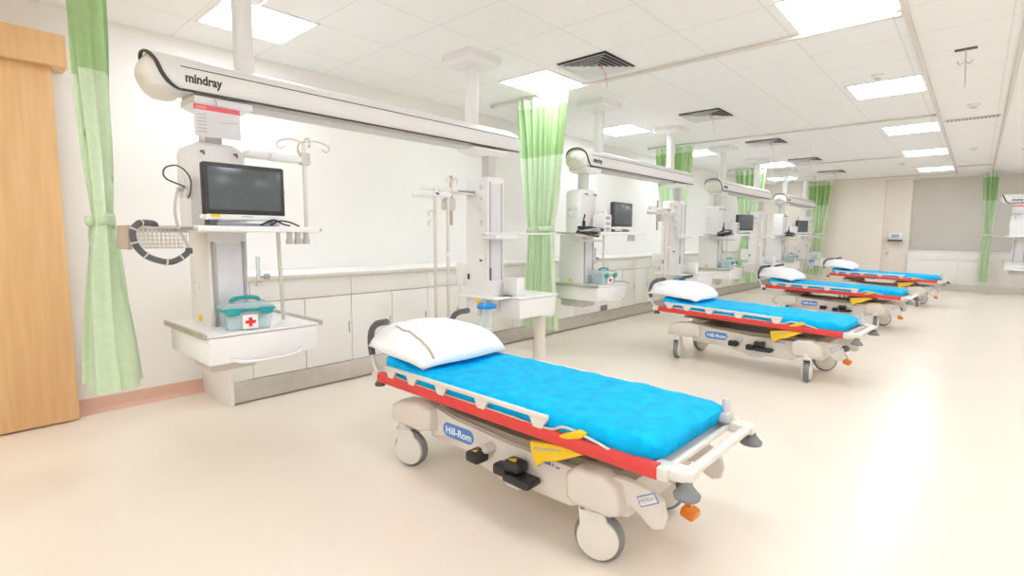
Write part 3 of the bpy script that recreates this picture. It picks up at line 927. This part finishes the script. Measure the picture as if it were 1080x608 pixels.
# ------------------------------------------------------------------ stretchers
def mattress_mesh(seed):
    L0, L1, W = -.84, .845, .332
    zb, zt = .470, .577
    rnd = random.Random(seed)
    off = Vector((seed * 3.1, 1.7, .3))
    NX, NP = 90, 44

    def fn(u, v):
        x = L0 + (L1 - L0) * u
        e0, e1 = (x - L0) / .05, (L1 - x) / .09
        e = min(e0, e1, 1)
        w_ = W * (1 - .18 * (1 - e) ** 2) if e1 < 1 else W * (1 - .1 * (1 - e) ** 2)
        a = 2 * PI * v - PI / 2
        ca, sa = math.cos(a), math.sin(a)
        pw = .28
        y = w_ * math.copysign(abs(ca) ** pw, ca)
        hz = (zt - zb) / 2
        shr = 1 - .55 * (1 - e) ** 2
        z = (zt + zb) / 2 + hz * shr * math.copysign(abs(sa) ** .45, sa)
        z += .045 * max(0, min(1, (-x - .52) / .3)) ** 1.5
        p = Vector((x * 5, y * 5, z * 5)) + off
        q = noise.noise(p) * .005 + noise.noise(p * 2.7) * .006 + abs(noise.noise(Vector((x * 4 + y * 9, y * 3 - x * 3, seed)))) * .006
        cr = max(0, 1 - abs(x - L1) / .25)
        q += .010 * cr * noise.noise(Vector((x * 11 + y * 9, y * 14 - x * 6, seed + 5)))
        if sa > -.3:
            z += q * (1 if sa > 0 else .4)
            y += math.copysign(q * .9, y) * (abs(ca) > .5)
            x += q * (1 if x > 0 else -1) * (1 - e)
        return (x, y, z)
    b = MB().grid(fn, NX, NP)
    bmesh.ops.remove_doubles(b.bm, verts=b.bm.verts[:], dist=.0005)
    es = [e for e in b.bm.edges if e.is_boundary]
    bmesh.ops.holes_fill(b.bm, edges=es, sides=0)
    return b


def caster(parent, x, y, yaw, M_hub):
    f = MB()
    ca, sa = math.cos(yaw), math.sin(yaw)
    tr = Matrix.Rotation(yaw, 3, 'Z')

    def T(bm_):
        for v in bm_.verts:
            p = tr @ v.co
            v.co = Vector((p.x + x, p.y + y, p.z))
    # fork with cover discs
    f.lathe((-.035, 0, .222), [(.035, -.012), (.04, 0), (.04, .03), (.03, .045)], n=18)
    poly = [(-.078, .225), (.0, .228), (.03, .2), (.06, .13), (.055, .075), (.02, .05), (-.03, .06), (-.07, .12)]
    f.prism(poly, -.034, -.026, 'y').prism(poly, .026, .034, 'y')
    f.box(-.078, .01, -.034, .034, .205, .23, .006)
    T(f.bm)
    o = f.build('caster', M_hub, parent, smooth=30)
    wv = MB().lathe((0, 0, .101), [(.06, -.022), (.092, -.024), (.101, -.012), (.101, .012), (.092, .024), (.06, .022)], 'y', 36)
    T(wv.bm)
    wv.build('tire', M_tire, o, smooth=50)
    hv = MB().lathe((0, 0, .101), [(.012, -.041), (.05, -.039), (.083, -.0345), (.086, -.026), (.086, .026), (.083, .0345), (.05, .039), (.012, .041)], 'y', 36)
    T(hv.bm)
    hv.build('wheel_cover', M_hub, o, smooth=50)
    return o


def bed(loc, rz, tilt, dz, lab, seed, yaws):
    t = thing('hospital_stretcher', loc, lab, 'stretcher', 'hospital stretchers in a row', rz)
    # ---- base
    b = MB()
    side = [(-.50, .30), (-.43, .255), (-.405, .27), (-.36, .292), (-.30, .297), (-.24, .285), (-.17, .25), (-.14, .215), (.02, .20), (.06, .175), (.10, .165), (.155, .165), (.20, .185), (.22, .205), (.45, .20), (.52, .24), (.58, .26), (.68, .27), (.70, .30), (.73, .315), (.76, .30), (.785, .265), (.82, .25), (.855, .265), (.865, .31), (.85, .365), (.80, .395), (.70, .40), (.46, .37), (.10, .368), (-.30, .385), (-.42, .415), (-.50, .43)]
    side = [(x_, z_ - .025) for x_, z_ in side]
    b.prism(side, -.285, -.255, 'y', .006)
    b.prism(side, .255, .285, 'y', .006)
    b.build('side_skirt', M_bed, t, smooth=30)
    MB().box(-.52, .70, -.256, .256, .20, .345, .02).build('base_body', M_bed, t)
    MB().prism([(-.48, .375), (-.30, .335), (.10, .325), (.70, .345), (.66, .385), (.10, .375), (-.30, .382), (-.42, .405)], -.252, .252, 'y', .004).build('base_cover', M_taupe, t)
    for sx, sy in ((-1, -1), (-1, 1), (1, -1), (1, 1)):
        if sx < 0:
            poly = [(-.765, .275), (-.745, .255), (-.52, .25), (-.42, .275), (-.42, .39), (-.52, .405), (-.70, .38), (-.75, .35)]
        else:
            poly = [(.46, .24), (.50, .225), (.66, .225), (.70, .245), (.705, .29), (.69, .35), (.62, .38), (.50, .375), (.455, .34)]
        y0_, y1_ = (-.34, -.20) if sy < 0 else (.20, .34)
        MB().prism(poly, y0_, y1_, 'y', .022).build('wheel_housing', M_bed, t, smooth=62)
    i = 0
    for sx, sy in ((-1, -1), (1, -1), (1, 1), (-1, 1)):
        caster(t, -.665 if sx < 0 else .585, sy * .272, yaws[i], M_bedlite)
        i += 1
    # logo pill
    for sgn in (-1,):
        ring = []
        for y, s_ in ((-.2845, 1), (-.2885, 1), (-.2895, .97)):
            ring.append([(-.25 + math.copysign(.078, math.cos(a * PI / 14)) + .036 * s_ * math.cos(a * PI / 14), y, .300 + .036 * s_ * math.sin(a * PI / 14)) for a in range(28)])
        pill = MB().loft(ring).build('logo_plate', M_logo, t)
        text_mesh('logo_lettering', 'Hill-Rom', .052, (-.342, -.2897, .283), (1, 0, 0), (0, 0, 1), M_pillow, pill, bold=.0008, width=.19)
    for (xa, xb, za, zb_) in ((.305, .345, .318, .334), (.352, .362, .319, .331), (.372, .392, .317, .325)):
        MB().box(xa, xb, -.2865, -.2845, za, zb_, .001).build('model_print', M_logopale, t)
    rb = Matrix.Rotation(math.radians(-30), 3, 'Y')
    lb = MB().box(.755, .838, -.2875, -.2845, .312, .352, .001, rot=rb).build('side_badge', M_logopale, t)
    MB().box(.760, .833, -.2885, -.2870, .317, .347, .0005, rot=rb).build('badge_face', M_bedlite, lb)
    text_mesh('badge_lettering', 'Hill-Rom', .022, (.768, -.2887, .310), (.866, 0, .5), (-.5, 0, .866), M_logopale, lb, width=.062, extr=.0003)
    # pedals
    def pedal(x, z, lx, lz, lz2, ylen, name='pedal'):
        p = MB().box(x - lx, x + lx, -.285 - ylen, -.30, z - lz, z + lz2, .014, 3).build(name, M_dark, t)
        return p
    MB().lathe((-.01, -.285, .30), [(.028, .004), (.026, -.03), (.018, -.05)], 'y', 14).build('pedal_boss', M_grey, t)
    p = pedal(-.05, .262, .042, .026, .026, .10)
    MB().prism([(-.062, .2885), (-.038, .2885), (-.05, .2885)], -.37, -.345, 'y') if False else None
    MB().loft([[(-.065, -.365, .289), (-.035, -.365, .289), (-.05, -.335, .289)], [(-.065, -.365, .2905), (-.035, -.365, .2905), (-.05, -.335, .2905)]]).build('warning_mark', M_yellow, p)
    p2 = pedal(.19, .285, .045, .022, .03, .09)
    MB().loft([[(.165, -.36, .3155), (.21, -.36, .3155), (.188, -.325, .3155)], [(.165, -.36, .317), (.21, -.36, .317), (.188, -.325, .317)]]).build('warning_mark', M_yellow, p2)
    pedal(.105, .245, .038, .026, .026, .08)
    pedal(.235, .245, .075, .018, .016, .115)
    # yellow wedge release
    yl = MB().prism([(.275, .425), (.285, .385), (.302, .335), (.32, .325), (.35, .362), (.41, .375), (.55, .446), (.46, .452), (.38, .442)], -.345, -.322, 'y', .004).build('release_lever', M_yellow, t)
    MB().prism([(.30, .398), (.44, .428), (.44, .434), (.30, .408)], -.348, -.344, 'y').build('groove', M_tan, yl)
    MB().prism([(.43, .475), (.545, .512), (.562, .535), (.53, .542), (.44, .50)], -.356, -.328, 'y', .006).build('lever_grip', M_yellow, yl)
    # butterfly brake pedals on rods at both ends
    for s_ in (1, -1):
        MB().tube([(s_ * .66, 0, .29), (s_ * .76, 0, .29), (s_ * .80, .0, .265)], .009, 8).build('pedal_rod', M_chrome, t)
        MB().tube([(s_ * .80, .0, .255), (s_ * .81, -.01, .30)], .008, 8).build('pedal_rod', M_chrome, t)
        MB().lathe((s_ * .81, -.01, .295), [(.012, -.028), (.03, -.018), (.034, 0), (.026, .02), (.01, .026)], n=14).build('brake_pedal', M_char, t)
    MB().tube([(.80, .0, .26), (.82, .03, .21), (.825, .04, .18)], .008, 8).build('pedal_rod', M_chrome, t)
    MB().box(.79, .855, -.005, .065, .145, .19, .014, rot=Matrix.Rotation(.25, 3, 'Y')).build('steer_pedal', M_orange, t)
    # ---- upper deck (tilts)
    dk = []

    def add(bm_, name, m_, **kw):
        R_ = Matrix.Rotation(math.radians(tilt), 3, 'Y')
        for v in bm_.bm.verts:
            p = v.co - Vector((0, 0, .46))
            v.co = R_ @ p + Vector((0, 0, .46 + dz))
        return bm_.build(name, m_, kw.get('parent', t), smooth=kw.get('smooth', 35))
    for x in (-.50, .36):
        w0, w1 = .17, .11
        add(MB().loft([[(x + a * ww, bb * yy, z) for a, bb in ((1, 1), (1, -1), (-1, -1), (-1, 1))] for z, ww, yy in ((.41 - dz, w0, .17), (.43 - dz * .5, w0 * .85, .15), (.466, w1, .12))]), 'lift_column', M_taupe)
    add(MB().box(-.86, .87, -.30, .30, .455, .476, .006), 'deck', M_bed)
    add(MB().box(-.60, -.10, -.22, .22, .436, .458, .006), 'backrest_frame', M_char)
    for sy in (-1, 1):
        y = sy * .335
        rings = []
        for x, s_ in ((-.872, .6), (-.865, 1), (.86, 1)):
            rings.append([(x, y + c * s_, .478 + d_ * s_) for c, d_ in ((-.018, -.022), (.018, -.022), (.022, -.012), (.022, .014), (.014, .03), (-.014, .03), (-.022, .014), (-.022, -.012))])
        add(MB().loft(rings), 'bumper_strip', M_red)
        add(MB().box(.858, .90, y - .021, y + .021, .458, .506, .008), 'bumper_end', M_bedlite)
        add(MB().box(-.91, .92, sy * .30 - .018, sy * .30 + .018, .452, .482, .006), 'frame_tube', M_bedlite)
        # folded side rail
        yr = sy * .345
        rail = add(MB().box(-.80, .375, yr - .011, yr + .011, .540, .562, .007), 'side_rail', M_bedlite)
        for x in (-.74, -.55, -.31, -.02, .32):
            add(MB().prism([(x - .045, .545), (x + .055, .545), (x + .022, .50), (x + .018, .47), (x - .012, .47), (x - .016, .50)], yr - .008, yr + .008, 'y', .003), 'rail_leg', M_bedlite, parent=rail)
        add(MB().tube(catmull([(.34, yr, .505), (.40, yr, .512), (.45, yr, .535), (.52, yr, .532), (.62, yr, .515), (.68, yr, .50)], 5), .006, 8), 'latch_wire', M_chrome, smooth=60)
        add(MB().tube(catmull([(-.70, yr, .515), (-.60, yr, .51), (-.45, yr, .508), (.1, yr, .508), (.3, yr, .505)], 5), .005, 6), 'latch_wire', M_chrome, smooth=60)
        # foot corner casting, knob, post
        add(MB().prism([(.83, sy * .345), (.87, sy * .348), (.94, sy * .34), (.975, sy * .315), (.975, sy * .265), (.93, sy * .255), (.83, sy * .275)], .466, .502, 'z', .008), 'corner_casting', M_bedlite)
        add(MB().lathe((.955, sy * .315, .425), [(.043, -.012), (.046, 0), (.034, .012), (.02, .03), (.016, .045)], n=18), 'corner_knob', M_tire)
        add(MB().lathe((-.90, sy * .315, .43), [(.03, -.012), (.032, 0), (.022, .012), (.014, .03)], n=14), 'corner_knob', M_char)
        add(MB().prism([(-.94, sy * .345), (-.80, sy * .345), (-.80, sy * .25), (-.94, sy * .25)], .455, .50, 'z', .012), 'corner_casting', M_bedlite)
        # push handle
        yh = sy * .31
        h_ = add(MB().tube(catmull([(-.90, yh, .47), (-.955, yh, .52), (-.985, yh, .60)], 5), .012, 10), 'push_handle', M_bedlite, smooth=60)
        add(MB().tube(catmull([(-.985, yh, .585), (-1.0, yh, .66), (-.985, yh, .73), (-.93, yh, .775), (-.83, yh, .80)], 6), .019, 10), 'grip', M_char, parent=h_, smooth=60)
    add(MB().box(.72, .76, .20, .25, .44, .52, .01), 'post_socket', M_taupe)
    add(MB().box(.835, .885, .235, .30, .50, .545, .01).cyl((.86, .268, .54), (.86, .268, .60), .016, 12), 'drip_post', M_grey)
    add(MB().box(.93, .968, -.26, .26, .474, .500, .009), 'foot_bar', M_bedlite)
    add(MB().box(.862, .884, -.26, .26, .470, .492, .007), 'foot_bar', M_bedlite)
    add(MB().box(-.94, -.905, -.26, .26, .458, .49, .009), 'head_bar', M_bedlite)
    mt = add(mattress_mesh(seed), 'mattress', M_blue, smooth=60)
    mt['label'] = 'mattress in a bright blue crinkled cover'
    return t


def pillow(loc, rz, lab, seed, sx=.26, sy=.30, h=.10, pitch=0.0, strap=False):
    t = thing('pillow', loc, lab, 'pillow', 'white pillows on the stretchers', rz)

    def shape(a, b, sgn):
        e = max(0, 1 - abs(a) ** 2.6) ** .45 * max(0, 1 - abs(b) ** 2.6) ** .45
        x, y = sx * a * math.sqrt(1 - .30 * b * b), sy * b * math.sqrt(1 - .22 * a * a)
        z = sgn * h * e * (1.0 if sgn > 0 else .45)
        p = Vector((x * 9, y * 9, seed))
        z += (noise.noise(p) * .010 + noise.noise(p * 2.3) * .006) * (.3 + e) * (1 if sgn > 0 else .2)
        z -= .03 * (abs(a) ** 4 + abs(b) ** 4)
        z -= math.tan(pitch) * x
        return (x, y, z)
    b = MB()
    b.grid(lambda u, v: shape(u * 2 - 1, v * 2 - 1, 1), 36, 36)
    b.grid(lambda u, v: shape(u * 2 - 1, v * 2 - 1, -1), 36, 36)
    bmesh.ops.remove_doubles(b.bm, verts=b.bm.verts[:], dist=.002)
    b.build('pillowcase', M_pillow, t, smooth=0)
    if strap:
        pts = [shape(-.35 + 1.3 * i / 24, -.62 - .16 * (i / 24) ** 2, 1) for i in range(25)]
        MB().tube([(x, y, z + .002) for x, y, z in pts], .008, 6, flat=.5).build('seam_band', M_tan, t, smooth=60)
    return t


beds = [(-1.62, 1.97, -1.0, .2, 0.0), (-1.62, 5.45, -3.6, 1.7, .012), (-1.55, 9.0, -3.0, 1.5, .015), (-1.33, 12.55, -3.0, 1.8, .03)]
bl = ['stretcher with blue mattress beside the socket column, first from the wooden door', 'stretcher with blue mattress, second in the row from the wooden door',
      'stretcher with blue mattress, third in the row from the wooden door', 'stretcher with blue mattress standing closest to the far wall']
yw = [(.35, .30, .25, .5), (1.77, 1.72, .4, 1.2), (1.77, 1.70, .5, 1.0), (1.7, 1.65, .4, .9)]
pl = ['white pillow with a tan seam on the first stretcher', 'white pillow on the second stretcher from the wooden door', 'white pillow on the third stretcher from the wooden door', 'white pillow on the stretcher closest to the far wall']
for k, (x, y, rz, tilt, dz) in enumerate(beds):
    bed((x, y, 0), math.radians(rz), tilt, dz, bl[k], k + 1, yw[k])
    a = math.radians(rz)
    px, py = -.76, -.0
    wx, wy = x + px * math.cos(a) - py * math.sin(a), y + px * math.sin(a) + py * math.cos(a)
    pillow((wx, wy, .665 + dz + .76 * math.sin(math.radians(tilt))), a + (0, .06, -.05, .03)[k], pl[k], k + 2.5,   .325, .36, .098, 0.08, k == 0)
